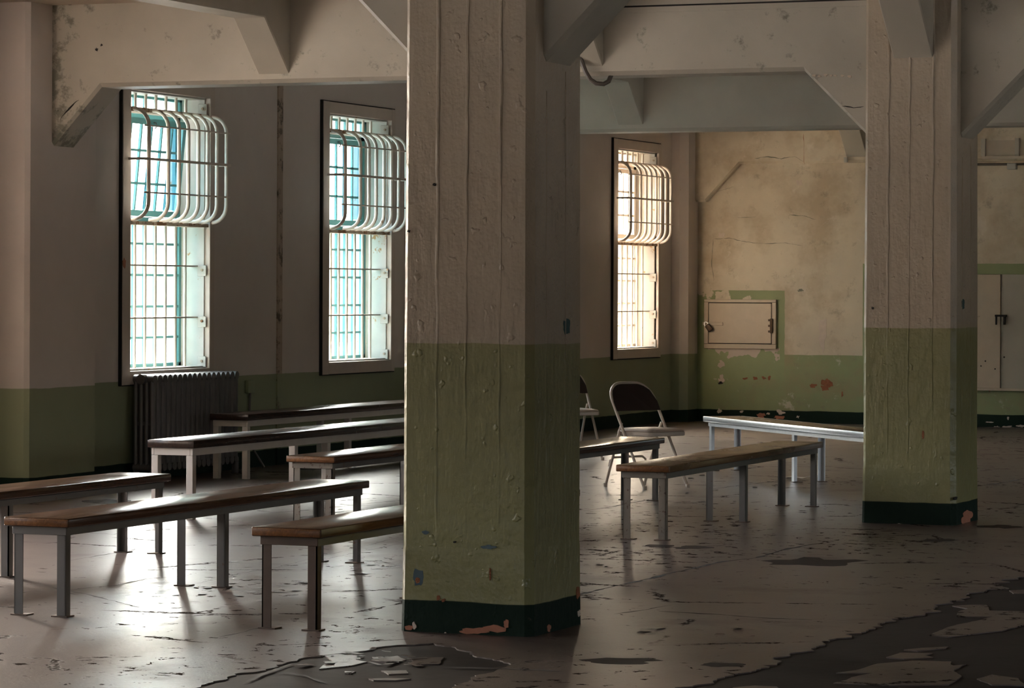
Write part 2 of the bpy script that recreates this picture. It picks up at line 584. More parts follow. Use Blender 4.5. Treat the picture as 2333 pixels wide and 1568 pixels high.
for i, (pix, w) in enumerate([
        ([(1322, 1356), (1430, 1330), (1560, 1300), (1640, 1281), (1720, 1272), (1800, 1250), (1870, 1238)], 0.03),
        ([(1500, 1394), (1640, 1401), (1760, 1410), (1850, 1413)], 0.03),
        ([(1400, 1400), (1460, 1392), (1530, 1380)], 0.02),
        ([(1330, 1165), (1410, 1152), (1500, 1135)], 0.02),
        ([(1620, 1115), (1740, 1100), (1780, 1095)], 0.03),
        ([(150, 1345), (260, 1335), (330, 1320), (430, 1312)], 0.02),
        ([(120, 1340), (230, 1362), (320, 1385)], 0.012),
        ([(0, 1358), (70, 1348), (150, 1350), (180, 1357)], 0.014),
        ([(160, 1278), (250, 1262), (330, 1250), (450, 1242)], 0.01),
        ([(150, 1222), (190, 1214), (260, 1218), (350, 1206), (470, 1198)], 0.016),
        ([(600, 1170), (700, 1163), (800, 1152), (915, 1140)], 0.02),
        ([(640, 1185), (740, 1172), (830, 1160)], 0.016),
        ([(500, 1452), (560, 1440), (610, 1425)], 0.01),
        ([(555, 1555), (610, 1533), (665, 1512)], 0.03),
        ([(2000, 1100), (2080, 1092), (2200, 1088)], 0.03),
        ([(2238, 1107), (2300, 1098), (2333, 1090)], 0.03),
        ([(620, 1530), (700, 1540), (740, 1556)], 0.03),
        ([(1000, 1520), (1150, 1524), (1280, 1530)], 0.02),
        ([(380, 1345), (470, 1325), (560, 1305), (690, 1285), (800, 1262), (910, 1240)], 0.006),
        ([(640, 1290), (760, 1262), (910, 1225)], 0.005)]):
    crack(pix, w * .6, i)
o = crk.build('floor_crack', 'black', fl)
o['kind'] = 'stuff'
# bare hollows where the coating has come away
for i, (cx, cy, rx, ry) in enumerate([(1850, 1281, 90, 8), (1575, 1248, 45, 3.5), (1420, 1506, 75, 6), (1645, 1515, 55, 4.5), (1500, 1244, 40, 3),
                                      (700, 1068, 34, 4), (250, 1143, 50, 4.5), (2140, 1232, 40, 3), (2280, 1200, 50, 4), (830, 1012, 40, 3)]):
    pts = fp(*blob(cx, cy, rx, ry, 22, 0.35, i))
    m = MB().loft([[(a, b, -0.004) for a, b in pts], [(a, b, 0.0008) for a, b in pts]])
    m.build('bare_hollow', 'floor', fl)
# curled loose flakes
lf = MB()
rnd = random.Random(4)
for cx, cy, k, spread in [(560, 1330, 26, 260), (440, 1345, 22, 200), (860, 1290, 26, 120), (1480, 1110, 60, 170), (1450, 1085, 50, 140),
                          (780, 1170, 20, 150), (1400, 1290, 20, 90), (850, 1505, 24, 130), (1700, 1120, 24, 160), (1600, 1440, 20, 200)]:
    for _ in range(k):
        x = cx + rnd.gauss(0, spread * 0.5)
        y = cy + rnd.gauss(0, spread * 0.075)
        q = on_floor(x, y)
        a = rnd.random() * 6.28
        L, Wd, hgt = 0.015 + rnd.random() * 0.04, 0.006 + rnd.random() * 0.018, 0.001 + rnd.random() * 0.006
        dx, dy = math.cos(a), math.sin(a)
        vs = []
        for u, v, z in ((-1, -1, .001), (0.1, -1.2, hgt * .4), (1, -.8, hgt), (1.1, .7, hgt * 1.1), (.1, 1, hgt * .5), (-1, .9, .001)):
            vs.append((q.x + dx * u * L - dy * v * Wd, q.y + dy * u * L + dx * v * Wd, z))
        lf.add(vs, [(0, 1, 4, 5), (1, 2, 3, 4)])
o = lf.build('loose_flake', 'coat', fl)
o['kind'] = 'stuff'

# ---- ceiling
o = MB().box(-12.8, X_RIGHT + .4, Y_BACK - .4, Y_FAR + .4, Z_CEIL, Z_CEIL + 0.25).build('ceiling', 'ceiling')
tag(o, 'dark cream concrete ceiling above the beams', 'ceiling', kind='structure')

# ---- window wall with openings
WIN_Y = [ROWS[k] + d for k in (-1, 0, 1, 2) for d in (1.72, 5.345)]     # outer left edge of each window board
WIN_Y[3] = ROWS[0] + 3.7            # unseen opening, shifted so less light falls on the pilaster
IN0, IN1, OUT1 = 0.13, 1.47, 1.55
ZI0, ZI1, ZO0, ZO1 = 0.865, 3.085, 0.757, 3.19
TW = 0.36
wl = MB()
ycur = Y_BACK - .4
for y in WIN_Y:
    wl.box(W_IN - TW, W_IN, ycur, y + IN0, 0, Z_CEIL)
    wl.box(W_IN - TW, W_IN, y + IN0, y + IN1, 0, ZI0)
    wl.box(W_IN - TW, W_IN, y + IN0, y + IN1, ZI1, Z_CEIL)
    ycur = y + IN1
wl.box(W_IN - TW, W_IN, ycur, Y_FAR + .4, 0, Z_CEIL)
wall_left = wl.build('wall_left', 'wall')
tag(wall_left, 'cream wall with green dado and three tall barred windows', 'wall', kind='structure')
for k in (-1, 0, 1, 2):
    m = MB()
    y0, y1 = ROWS[k] - 0.20, ROWS[k] + 0.81
    c = 0.03
    pr = [(W_IN - .02, y0), (PIL - c, y0), (PIL, y0 + c), (PIL, y1 - c), (PIL - c, y1), (W_IN - .02, y1)]
    m.loft([[(a, b, -0.004) for a, b in pr], [(a, b, Z_CEIL) for a, b in pr]])
    o = m.build('pilaster', 'wall', wall_left)
# corner pilaster by the far wall
m = MB()
pr = [(W_IN - .02, 35.18), (W_IN + .10, 35.18), (W_IN + .19, 35.24), (W_IN + .19, Y_FAR + .05), (W_IN - .02, Y_FAR + .05)]
m.loft([[(a, b, -0.004) for a, b in pr], [(a, b, Z_CEIL) for a, b in pr]])
m.build('pilaster', 'wall', wall_left)

# ---- far, right and back walls
wf = MB().box(W_IN - TW, X_RIGHT + TW, Y_FAR, Y_FAR + .35, 0, Z_CEIL).build('wall_far', 'far_wall')
tag(wf, 'stained cream far wall with green dado and black skirting band', 'wall', kind='structure')
wr = MB()
ycur = Y_BACK - .4
RIGHT_FILL = [ROWS[k] + d for k in (0, 1) for d in (1.72, 5.345)]  # unseen openings added to bring in cool fill light
for y in RIGHT_FILL:
    wr.box(X_RIGHT, X_RIGHT + TW, ycur, y + IN0, 0, Z_CEIL)
    wr.box(X_RIGHT, X_RIGHT + TW, y + IN0, y + IN1, 0, ZI0)
    wr.box(X_RIGHT, X_RIGHT + TW, y + IN0, y + IN1, ZI1, Z_CEIL)
    ycur = y + IN1
wr.box(X_RIGHT, X_RIGHT + TW, ycur, Y_FAR + .4, 0, Z_CEIL)
o = wr.build('wall_right', 'wall')
tag(o, 'cream and green wall opposite the barred windows', 'wall', kind='structure')
wbk = MB()
BACK_FILL = [-10.5, -7.3, -2.2, 1.0, 4.2]  # openings added behind the camera to light front faces and far wall
xcur = W_IN - TW
for x in BACK_FILL:
    wbk.box(xcur, x, Y_BACK - .35, Y_BACK, 0, Z_CEIL).box(x, x + 1.34, Y_BACK - .35, Y_BACK, 0, ZI0).box(x, x + 1.34, Y_BACK - .35, Y_BACK, ZI1, Z_CEIL)
    xcur = x + 1.34
wbk.box(xcur, X_RIGHT + TW, Y_BACK - .35, Y_BACK, 0, Z_CEIL)
o = wbk.build('wall_back', 'wall')
tag(o, 'plain cream and green wall at the near end of the hall', 'wall', kind='structure')
o = MB().box(-90, 90, -60, 100, -0.6, -0.3).build('yard', 'yard')
tag(o, 'pale concrete yard outside the barred windows', 'ground', kind='structure')


def portal(x, y0, y1, z0, z1, sgn, rot=None):
    L = bpy.data.lights.new('window_daylight', 'AREA')
    L.shape = 'RECTANGLE'
    L.size, L.size_y = (z1 - z0), (y1 - y0)
    L.cycles.is_portal = True
    ob = bpy.data.objects.new('window_daylight', L)
    col.objects.link(ob)
    ob.location = (x, (y0 + y1) / 2, (z0 + z1) / 2)
    ob.rotation_euler = rot or (0, -math.pi / 2 * sgn, 0)
    if rot:
        L.size, L.size_y = 1.34, z1 - z0
        ob.location.x = x


for y in WIN_Y:
    portal(W_IN - TW - .02, y + IN0, y + IN1, ZI0, ZI1, 1)
for x in BACK_FILL:  # portals at the added back openings
    portal(x + .67, Y_BACK - .37, Y_BACK - .37, ZI0, ZI1, 1, (math.pi / 2, 0, 0))
for y in RIGHT_FILL:  # likewise for the openings added on the right
    portal(X_RIGHT + TW + .02, y + IN0, y + IN1, ZI0, ZI1, -1)

# ---- windows
BAR_Y = [1.45 - .17 * i for i in range(8)]
MUNT_Y = [1.395 - .18 * i for i in range(7)]
MUNT_Z = [0.865, 1.12, 1.371, 1.626, 1.879, 2.06]
CAGE_Y = [.18, .50, .68, .84, 1.012, 1.175, 1.337, 1.505]
XB, XG = -0.10, -0.25               # bar plane and glazing plane behind the wall face
PANES = {}


def pane_obj(y0, y1, z0, z1, parent, mat='pane', x=0.0):
    key = (round(y1 - y0, 3), round(z1 - z0, 3), mat)
    if key not in PANES:
        w, h = (y1 - y0) / 2, (z1 - z0) / 2
        ob = MB().box(-.002, .002, -w, w, -h, h).build('pane', mat)
        PANES[key] = ob.data
        bpy.data.objects.remove(ob)
    ob = bpy.data.objects.new('pane', PANES[key])
    col.objects.link(ob)
    ob.parent = parent
    ob.location = (x, (y0 + y1) / 2, (z0 + z1) / 2)
    return ob


def bay_bar(y, proj, z0, z1, rad):
    pts = [(-.01, y, z1)]
    for i in range(7):
        a = math.pi / 2 * i / 6
        pts.append((proj - rad + rad * math.sin(a), y, z1 - rad + rad * math.cos(a)))
    for i in range(7):
        a = math.pi / 2 * i / 6
        pts.append((proj - rad + rad * math.cos(a), y, z0 + rad - rad * math.sin(a)))
    pts.append((-.01, y, z0))
    return pts


def make_window(idx, y, tilt, label, hop_mat, sash='teal', clear='pane'):
    root = empty('window_%d' % idx, (W_IN, y, 0))
    tag(root, label, 'window', kind='structure')
    # wide flat boards around the opening
    B = lambda *a: MB().box(*a)
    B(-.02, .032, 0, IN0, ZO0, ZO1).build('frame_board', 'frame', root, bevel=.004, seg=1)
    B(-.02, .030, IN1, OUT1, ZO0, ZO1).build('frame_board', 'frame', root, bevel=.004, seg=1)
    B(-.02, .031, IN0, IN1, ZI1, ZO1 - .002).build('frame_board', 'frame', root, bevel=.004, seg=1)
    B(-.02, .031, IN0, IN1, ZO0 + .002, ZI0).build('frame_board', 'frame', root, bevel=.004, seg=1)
    B(-.005, .027, -.010, .001, ZO0 - .006, ZO1 + .008).build('shadow_gap', 'black', root)  # black strips drawn in for the shadow line around the boards
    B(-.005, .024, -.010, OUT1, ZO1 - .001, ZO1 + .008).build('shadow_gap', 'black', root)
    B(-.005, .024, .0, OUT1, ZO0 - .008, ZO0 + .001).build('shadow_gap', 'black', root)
    # white lining of the opening
    B(-TW, -.02, IN1 - .012, IN1 - .001, ZI0, ZI1).build('reveal', 'reveal', root)
    B(-TW, -.02, IN0 + .001, IN0 + .012, ZI0, ZI1).build('reveal', 'reveal', root)
    B(-TW, -.02, IN0 + .012, IN1 - .012, ZI0 + .001, ZI0 + .015).build('sill', 'reveal', root)
    B(-TW, -.02, IN0 + .012, IN1 - .012, ZI1 - .012, ZI1 - .001).build('reveal', 'reveal', root)
    # bolted lugs on the lining
    for z in (ZI0 + .05, 1.245, 1.665, 2.995):
        lug = B(-.075, .006, IN1 - .024, IN1 - .012, z - .045, z + .045).build('bracket', 'reveal', root, bevel=.003, seg=1)
        MB().tube([(-.03, IN1 - .024, z + .005), (-.03, IN1 - .034, z + .005)], .011, 8).build('bolt', 'rusty', lug)
    # upright bars below and above the cage
    for yb in BAR_Y[1:]:
        MB().tube([(XB, yb, ZI0 + .01), (XB, yb, 2.035)], .0125, 10).build('bar', 'bar', root, smooth=True)
        MB().tube([(XB, yb, 2.95), (XB, yb, ZI1 - .005)], .0125, 10).build('bar', 'bar', root, smooth=True)
    for z in (1.281, 1.702):
        B(XB - .03, XB + .03, IN0 + .012, IN1 - .012, z - .006, z + .006).build('bar_strap', 'bar', root)
    # heavy plates carrying the cage
    for z0, z1 in ((2.022, 2.050), (2.915, 2.950)):
        B(XB - .03, .02, IN0 + .012, IN1 - .012, z0, z1).build('cage_plate', 'rusty', root)
    # bulging cage
    cage = MB().box(.145, .175, .08, 1.56, 2.526, 2.546)
    cage.box(.0, .16, .08, .10, 2.526, 2.546).box(.0, .16, 1.54, 1.56, 2.526, 2.546)
    cage = cage.build('cage', 'bar', root)
    for z in (2.272, 2.798):
        B(.152, .168, .12, 1.56, z - .006, z + .006).build('cage_strap', 'bar', cage)
    for yb in CAGE_Y:
        MB().tube(bay_bar(yb, .16, 2.06, 2.935, .14), .016, 10).build('cage_bar', 'bar', cage, smooth=True)
    # fixed teal lights
    for zs, nm in ((MUNT_Z, 'fixed_sash'), ([2.93, 3.083], 'top_sash')):
        s = MB()
        for ym in MUNT_Y:
            s.box(XG - .012, XG + .012, ym - .008, ym + .008, zs[0] + .016, zs[-1])
        for z in zs:
            t = .02 if z in (zs[0], zs[-1]) else .010
            s.box(XG - .014, XG + .014, IN0 + .012, IN1 - .012, z - t, z + t) if z not in (zs[0], zs[-1]) else \
                s.box(XG - .02, XG + .02, IN0 + .012, IN1 - .012, (z + .016 if z == zs[0] else z - .03), (z + .045 if z == zs[0] else z - .002))
        s.box(XG - .02, XG + .02, IN1 - .05, IN1 - .012, zs[0] + .016, zs[-1] - .002)
        s.box(XG - .02, XG + .02, IN0 + .012, IN0 + .05, zs[0] + .016, zs[-1] - .002)
        s = s.build(nm, sash, root)
        ys = sorted([IN0 + .05] + MUNT_Y + [IN1 - .05])
        for i in range(len(ys) - 1):
            for j in range(len(zs) - 1):
                pane_obj(ys[i] + .009, ys[i + 1] - .009, zs[j] + .012, zs[j + 1] - .012, s, clear, XG)
    # hopper light behind the cage, tipped into the room by its head
    hy0, hy1, hz0, hz1 = .24, 1.37, 2.10, 2.89
    fx = MB()
    for a, b, c0, c1 in ((IN0 + .012, IN1 - .012, 2.06, 2.095), (IN0 + .012, IN1 - .012, 2.895, 2.928),
                         (IN0 + .012, hy0 - .005, 2.06, 2.928), (hy1 + .005, IN1 - .012, 2.06, 2.928)):
        fx.box(XG - .025, XG + .005, a, b, c0, c1)
    fx.build('hopper_frame', sash, root)
    h = MB()
    H, t = hz1 - hz0, .05
    cols = [hy0 + t + (hy1 - hy0 - 2 * t) * i / 6 for i in range(7)]
    rows = [t, .265, .53, H - t]
    h.box(-.015, .015, hy0, hy1, 0, t).box(-.015, .015, hy0, hy1, H - t, H)
    h.box(-.015, .015, hy0, hy0 + t, t, H - t).box(-.015, .015, hy1 - t, hy1, t, H - t)
    for c_ in cols[1:-1]:
        h.box(-.010, .010, c_ - .010, c_ + .010, t, H - t)
    for r_ in rows[1:-1]:
        h.box(-.010, .010, hy0 + t, hy1 - t, r_ - .010, r_ + .010)
    hs = h.build('hopper_sash', sash, root)
    hs.location = (XG + .02, 0, hz0)
    hs.rotation_euler = (0, tilt, 0)
    for i in range(6):
        for j in range(3):
            pane_obj(cols[i] + .010, cols[i + 1] - .010, rows[j] + .010, rows[j + 1] - .010, hs, hop_mat(i, j))
    k = MB().tube([(.02, .8, H - .03), (.04, .8, H - .03), (.05, .8, H - .06), (.035, .8, H - .075)], .006, 6).build('catch', 'rubber', hs)
    return root


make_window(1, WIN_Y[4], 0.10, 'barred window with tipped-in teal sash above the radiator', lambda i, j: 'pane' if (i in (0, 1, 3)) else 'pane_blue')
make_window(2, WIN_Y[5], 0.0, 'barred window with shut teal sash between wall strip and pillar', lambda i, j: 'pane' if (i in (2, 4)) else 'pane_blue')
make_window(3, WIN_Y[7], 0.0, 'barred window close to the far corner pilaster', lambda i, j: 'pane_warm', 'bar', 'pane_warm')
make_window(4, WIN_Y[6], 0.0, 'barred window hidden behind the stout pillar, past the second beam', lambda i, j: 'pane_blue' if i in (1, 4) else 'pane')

# ---- cross beams with haunches
def cross_beam(row, x1=X_RIGHT):
    y = ROWS[row] + BO
    if row == 3:
        y = Y_FAR - .10
    w = BW if row < 3 else .3
    def prof(dz):
        hb, ht = Z_BEAM + dz, Z_TIP + dz
        P = [(W_IN - .05, Z_CEIL + .02), (W_IN - .05, ht), (PIL - .01, ht)]
        P += [(PIL + .40, hb)]
        if row < 3:
            P += [(PX0 - .455, hb), (PX0, ht - .02), (PX1, ht - .02), (PX1 + .455, hb)]
        P += [(x1, hb), (x1, Z_CEIL + .02)]
        return P
    c = .028
    rings = [[(a, y, b) for a, b in prof(c)], [(a, y + c, b) for a, b in prof(0)]]
    rings += [[(a, y + w - c, b) for a, b in prof(0)], [(a, y + w, b) for a, b in prof(c)]]
    m = MB().loft(rings)
    return m.build('cross_beam', 'beam_mouldy' if row == 1 else 'beam' if row < 3 else 'far_wall')


BEAM_LABEL = {-1: 'cross beam over the near end of the hall, before both pillars',
              0: 'cross beam with knee haunches at the stout pillar beside the brown rusted bench',
              1: 'long cross beam from mouldy wall haunch to the pillar with salmon chip at foot',
              2: 'cross beam hanging between the folding chairs and the stained far wall',
              3: 'shallow cross beam set into the stained far wall above the hatch'}
BEAMS = {}
for r in (-1, 0, 1, 2, 3):
    o = cross_beam(r)
    tag(o, BEAM_LABEL[r], 'beam', kind='structure')
    BEAMS[r] = o


def joist(row, x0, x1, ya=None, yb=None):
    ya = ROWS[row] + BO + BW - .01 if ya is None else ya
    yb = (ROWS[row + 1] + BO if row < 2 else Y_FAR - .10) + .01 if yb is None else yb
    run = .40
    zt = Z_JH
    P = [(ya, Z_CEIL + .02), (ya, zt), (ya + run, Z_JOIST), (yb - run, Z_JOIST), (yb, zt), (yb, Z_CEIL + .02)]
    m = MB().loft([[(x0, a, b) for a, b in P], [(x1, a, b) for a, b in P]])
    return m.build('ceiling_joist', 'beam', bevel=.008, seg=1)


for r in (-1, 0, 1, 2):
    where = {-1: 'near end of the hall', 0: 'benches in the front rows', 1: 'benches in the rear rows', 2: 'folding chairs and far wall'}[r]
    for x0, x1, nm in ((-10.385, -10.135, 'nearer the windows'), (-8.004, -7.754, 'midway between windows and pillars')):
        tag(joist(r, x0, x1), 'ceiling joist with sloped ends %s, over the %s' % (nm, where), 'joist', kind='structure')
    o = joist(r, -5.68, -5.41, ROWS[r] + PW - .01, ROWS[r + 1] + .01 if r < 2 else None)
    tag(o, 'ceiling girder on the pillar line, over the %s' % where, 'girder', kind='structure')

# pour joints and stains on the beams
b1 = BEAMS[1]
yb = ROWS[1] + BO
MB().box(-7.74, -5.69, yb - .004, yb + .01, 3.443, 3.455).build('joint_gap', 'black', b1)
MB().box(-7.74, -5.69, yb - .012, yb + .01, 3.405, 3.443).build('joint_lip', 'beam', b1)


def wander(pix, plane, axis, w, seed):
    pts = [(on_y(x, y, plane) if axis == 'y' else on_x(x, y, plane)) for x, y in pix]
    pts = [Vector((p.x if axis == 'y' else p.y, p.z)) for p in pts]
    pts = jag(pts, .02, max(w * .8, .012), seed)
    n = len(pts)
    L, R = [], []
    for i, q in enumerate(pts):
        d = pts[min(i + 1, n - 1)] - pts[max(i - 1, 0)]
        nr = Vector((-d.y, d.x)).normalized()
        t = w * (.15 + abs(mnoise.noise(Vector((q.x * 9, q.y * 9, seed))))) * min(1, i * .5 + .15, (n - 1 - i) * .5 + .15)
        L.append(tuple(q + nr * t))
        R.append(tuple(q - nr * t))
    return L + R[::-1]


for i, (pix, w, mat) in enumerate([([(138, 274), (146, 262), (155, 252), (166, 240), (180, 228)], .010, 'black')]):
    face_patch('stain', wander(pix, yb, 'y', w, i), 'y', yb, mat, b1)
for i, (x, y, rx, ry, mat) in enumerate([(220, 113, 2.5, 3, 'black'),
                                         (231, 103, 2.5, 2.5, 'black'), (158, 3, 8, 6, 'black')]):
    pts = [(on_y(a, b, yb).x, on_y(a, b, yb).z) for a, b in blob(x, y, rx, ry, 18, .5, i)]
    face_patch('stain', pts, 'y', yb, mat, b1)
# scratch on the joist haunch and cracks on the beams
face_patch('crack', wander([(1918, 243), (1945, 246), (1968, 243)], yb, 'y', .007, 5), 'y', yb, 'black', b1)
for i, (x, y) in enumerate([(1855, 172), (1866, 174), (1882, 171), (1893, 172), (1903, 172), (1920, 173), (1936, 174)]):
    pts = [(on_y(a, b, yb).x, on_y(a, b, yb).z) for a, b in blob(x, y, 4, 2.5, 10, .5, i)]
    face_patch('blister', pts, 'y', yb, 'plain_cream', b1, th=.006)
face_patch('crack', wander([(1990, 252), (2030, 252), (2080, 250)], ROWS[1], 'y', .004, 7), 'y', ROWS[1] + BO, 'black', b1)

# ---- pillars
def pillar(row, label):
    y0, y1 = ROWS[row], ROWS[row] + PW
    c = .033
    def ring(z, g):
        x0, x1, a, b = PX0 - g, PX1 + g, y0 - g, y1 + g
        return [(x0 + .020, a, z), (x1 - c, a, z), (x1, a + c, z), (x1, b - c, z), (x1 - c, b, z), (x0 + c, b, z), (x0, b - c, z), (x0, a + .020, z)]
    zs = [(-.006, .006), (.14, .004), (.36, .002), (.38, .0), (1.28, 0), (2.3, -.004), (Z_CEIL + .01, -.006)]
    m = MB().loft([ring(z, g) for z, g in zs])
    o = m.build('pillar', 'pillar')
    tag(o, label, 'pillar', kind='structure')
    return o


def seam(p, axis, plane, a, z0, z1, w, h, seed, sign):
    """a ragged ridge left by the edge of a form board"""
    m = MB()
    rings = []
    n = max(4, int((z1 - z0) / .045))
    rnd = random.Random(seed)
    for i in range(n + 1):
        z = z0 + (z1 - z0) * i / n
        e = mnoise.noise(Vector((seed * 3.1, z * 4, 0))) * .006 + (rnd.random() - .5) * .003
        k = max(.05, min(1.2, .35 + 1.0 * mnoise.noise(Vector((seed * 7.7, z * 2.3, 3))) + .5 * mnoise.noise(Vector((seed * 7.7, z * 19, 5))))) * min(1, i * .5, (n - i) * .5)
        hh = h * k
        prof = [(-w, -.004), (-w * .5, hh * .7), (0, hh), (w * .6, hh * .3), (w, -.004)]
        rings.append([((a + e + u, plane + sign * v, z) if axis == 'y' else (plane + sign * v, a + e + u, z)) for u, v in prof])
    m.loft(rings)
    return m.build('form_seam', 'pillar', p, smooth=True)


p1 = pillar(0, 'stout green and cream pillar with blue chips, beside the brown rusted bench')
p2 = pillar(1, 'green and cream pillar with a salmon chip at its foot, before the panel doors')
pillar(2, 'green and cream pillar between the far beam and far wall')
for k, p in ((0, p1), (1, p2)):
    y = ROWS[k]
    for i, (dx, z0, z1, w, h) in enumerate([(.165, .45, 3.5, .010, .0045), (.305, .40, 3.5, .009, .0035), (.465, .42, 3.5, .009, .0045)]):
        seam(p, 'y', y, PX0 + dx, z0, z1, w, h, i + 10 * k, -1)
    for i, (dy, z0, z1) in enumerate([(.17, .6, 2.4), (.40, .4, 2.5)]):
        seam(p, 'x', PX1, y + dy, z0, z1, .005, .005, i + 4 + 10 * k, 1)


def chips(p, row, lst, axis='y'):
    for i, (x, y, rx, ry, mat) in enumerate(lst):
        if axis == 'y':
            pl = ROWS[row]
            pts = [(on_y(a, b, pl).x, on_y(a, b, pl).z) for a, b in blob(x, y, rx, ry, 18, .3, i + 3)]
            g = .005 if pts[0][1] < .15 else .0025 if pts[0][1] < .4 else 0
            face_patch('paint_chip', pts, 'y', pl - g, mat, p, .0015 + .0005 * i)
        else:
            pl = PX1
            pts = [(on_x(a, b, pl).y, on_x(a, b, pl).z) for a, b in blob(x, y, rx, ry, 18, .3, i + 9)]
            g = .005 if pts[0][1] < .15 else .0025 if pts[0][1] < .4 else 0
            face_patch('paint_chip', pts, 'x', pl + g, mat, p, .0015 + .0005 * i, sign=1)


chips(p1, 0, [(953, 1315, 13, 20, 'bluechip'), (952, 1322, 6, 7, 'brick'), (1114, 1247, 15, 5, 'bluechip'), (970, 1213, 7, 4, 'bluechip'),
              (1085, 1438, 36, 7, 'salmon'), (1130, 1432, 26, 9, 'salmon'), (1155, 1422, 6, 11, 'salmon'), (935, 1430, 10, 5, 'salmon'),
              (1000, 1362, 4, 6, 'brick'), (1012, 1368, 4, 4, 'brick'), (1118, 1308, 2, 14, 'brick'), (946, 1425, 4, 8, 'bare'),
              (1037, 1235, 3, 2, 'black'), (990, 421, 3, 3, 'black'), (932, 527, 2.5, 2.5, 'black'), (1017, 1442, 2, 2, 'bare')])
chips(p1, 0, [(1291, 745, 8, 20, 'tealchip'), (1248, 1431, 4, 8, 'salmon'), (1314, 1350, 4, 14, 'brick'), (1316, 1398, 3, 8, 'bare')], 'x')
chips(p2, 1, [(1988, 702, 3, 3, 'black'), (2103, 990, 3, 10, 'brick'), (2049, 1194, 4, 1.5, 'bare')])
chips(p2, 1, [(2194, 694, 3.5, 13, 'tealchip'), (2203, 1176, 10, 13, 'salmon'), (2195, 1185, 8, 8, 'salmon'), (2176, 1136, 4, 4, 'black')], 'x')

# ---- wall strip (rusty joint cover) on the window wall
o = MB().box(W_IN - .005, W_IN + .014, 24.955, 25.045, 0, Z_BEAM + .4).build('trim_1', 'strip')
tag(o, 'rust-marked flat vertical strip on the wall between two barred windows', 'strip', kind='structure')
# dark tube standing for the line where wall meets ceiling
o = MB().tube([(W_IN + .02, 18.5, 3.565), (W_IN + .025, 20.3, 3.57), (W_IN + .02, 21.15, 3.555)], .02, 6).build('trim_2', 'conduit')
tag(o, 'dark old pipe along the top of the window wall before the mouldy haunch', 'pipe', kind='structure')
for i, (x, y, rx, ry, mat) in enumerate([(283, 600, 3, 11, 'salmon')]):
    pl = W_IN + .032
    pts = [(on_x(a, b, pl).y, on_x(a, b, pl).z) for a, b in blob(x, y, rx, ry, 14, .3, i)]
    win1 = bpy.data.objects['window_1']
    q = face_patch('paint_chip', pts, 'x', pl, mat, win1, sign=1)
    q.location = -Vector(win1.location)

# ---- far wall details
def far_patch(name, lst, mat, th=.002):
    for i, (x, y, rx, ry) in enumerate(lst):
        pts = [(on_y(a, b, Y_FAR).x, on_y(a, b, Y_FAR).z) for a, b in blob(x, y, rx, ry, 20, .45, i + len(lst))]
        face_patch(name, pts, 'y', Y_FAR, mat, wf, th + .0005 * (i % 4))


far_patch('paint_chip', [(1885, 872, 13, 10), (1880, 884, 10, 8), (1853, 879, 7, 4), (1919, 898, 2, 6), (1698, 863, 6, 2.5), (1721, 862, 6, 3.5),
                         (1740, 861, 4, 3), (1753, 861, 3, 4)], 'brick')
far_patch('paint_chip', [(1735, 947, 8, 5), (1775, 951, 13, 4)], 'salmon')
far_patch('paint_chip', [(1778, 939, 8, 5), (1690, 938, 4, 2), (1750, 943, 4, 2), (1818, 950, 3, 2.5), (1640, 937, 5, 5), (2292, 974, 18, 4), (2270, 974, 6, 3),
                         (2325, 971, 10, 2.5), (2297, 953, 2, 3), (2254, 962, 8, 1.5), (1822, 416, 7, 7), (1645, 536, 7, 6), (1875, 760, 9, 33), (1700, 330, 4, 3)], 'bare', .0025)
far_patch('stain', [(1823, 662, 7, 3)], 'mould')
far_patch('stain', [(1641, 312, 9, 7)], 'mould', .008)
far_patch('paint_chip', [(1643, 866, 7, 10)], 'bare', .004)
far_patch('hole', [(1641, 873, 5, 3)], 'black', .006)
for i, (pix, w) in enumerate([([(1625, 545), (1660, 543), (1700, 552), (1740, 555), (1790, 553), (1830, 560)], .006),
                              ([(1680, 497), (1722, 494)], .006), ([(1800, 490), (1830, 492), (1860, 500)], .008),
                              ([(1625, 438), (1650, 432), (1672, 426)], .004), ([(1625, 545), (1622, 600), (1626, 640)], .006)]):
    face_patch('crack', wander(pix, Y_FAR, 'y', w, i + 30), 'y', Y_FAR, 'mould', wf)
b3 = BEAMS[3]
ybf = Y_FAR - .10
face_patch('crack', wander([(1720, 361), (1750, 357), (1780, 363), (1810, 357), (1830, 368)], ybf, 'y', .008, 50), 'y', ybf, 'mould', b3)
face_patch('crack', wander([(1830, 305), (1831, 340), (1833, 374)], ybf, 'y', .006, 51), 'y', ybf, 'brick', b3)

# hatch
hx0, hx1, hz0, hz1 = -12.11, -11.235, 0.846, 1.418
hatch = empty('wall_hatch', (0, 0, 0))
tag(hatch, 'padlocked cream steel hatch in a green square on the far wall', 'hatch')
yw = Y_FAR
fr = MB()
fr.box(hx0, hx1, yw - .03, yw + .01, hz1 - .035, hz1).box(hx0, hx1, yw - .03, yw + .01, hz0, hz0 + .055)
fr.box(hx0, hx0 + .05, yw - .03, yw + .01, hz0 + .055, hz1 - .035).box(hx1 - .05, hx1, yw - .03, yw + .01, hz0 + .055, hz1 - .035)
fr.build('hatch_frame', 'plain_cream', hatch, bevel=.004, seg=1)
MB().box(hx0 + .05, hx1 - .05, yw - .008, yw + .01, hz0 + .055, hz1 - .035).build('gap', 'black', hatch)
dr = MB().box(hx0 + .058, hx1 - .058, yw - .032, yw - .006, hz0 + .063, hz1 - .044).build('hatch_door', 'plain_cream', hatch, bevel=.004, seg=1)
MB().box(hx0 - .01, hx0 + .235, yw - .046, yw - .032, 1.115, 1.152).build('hasp', 'plain_cream', dr, bevel=.003, seg=1)
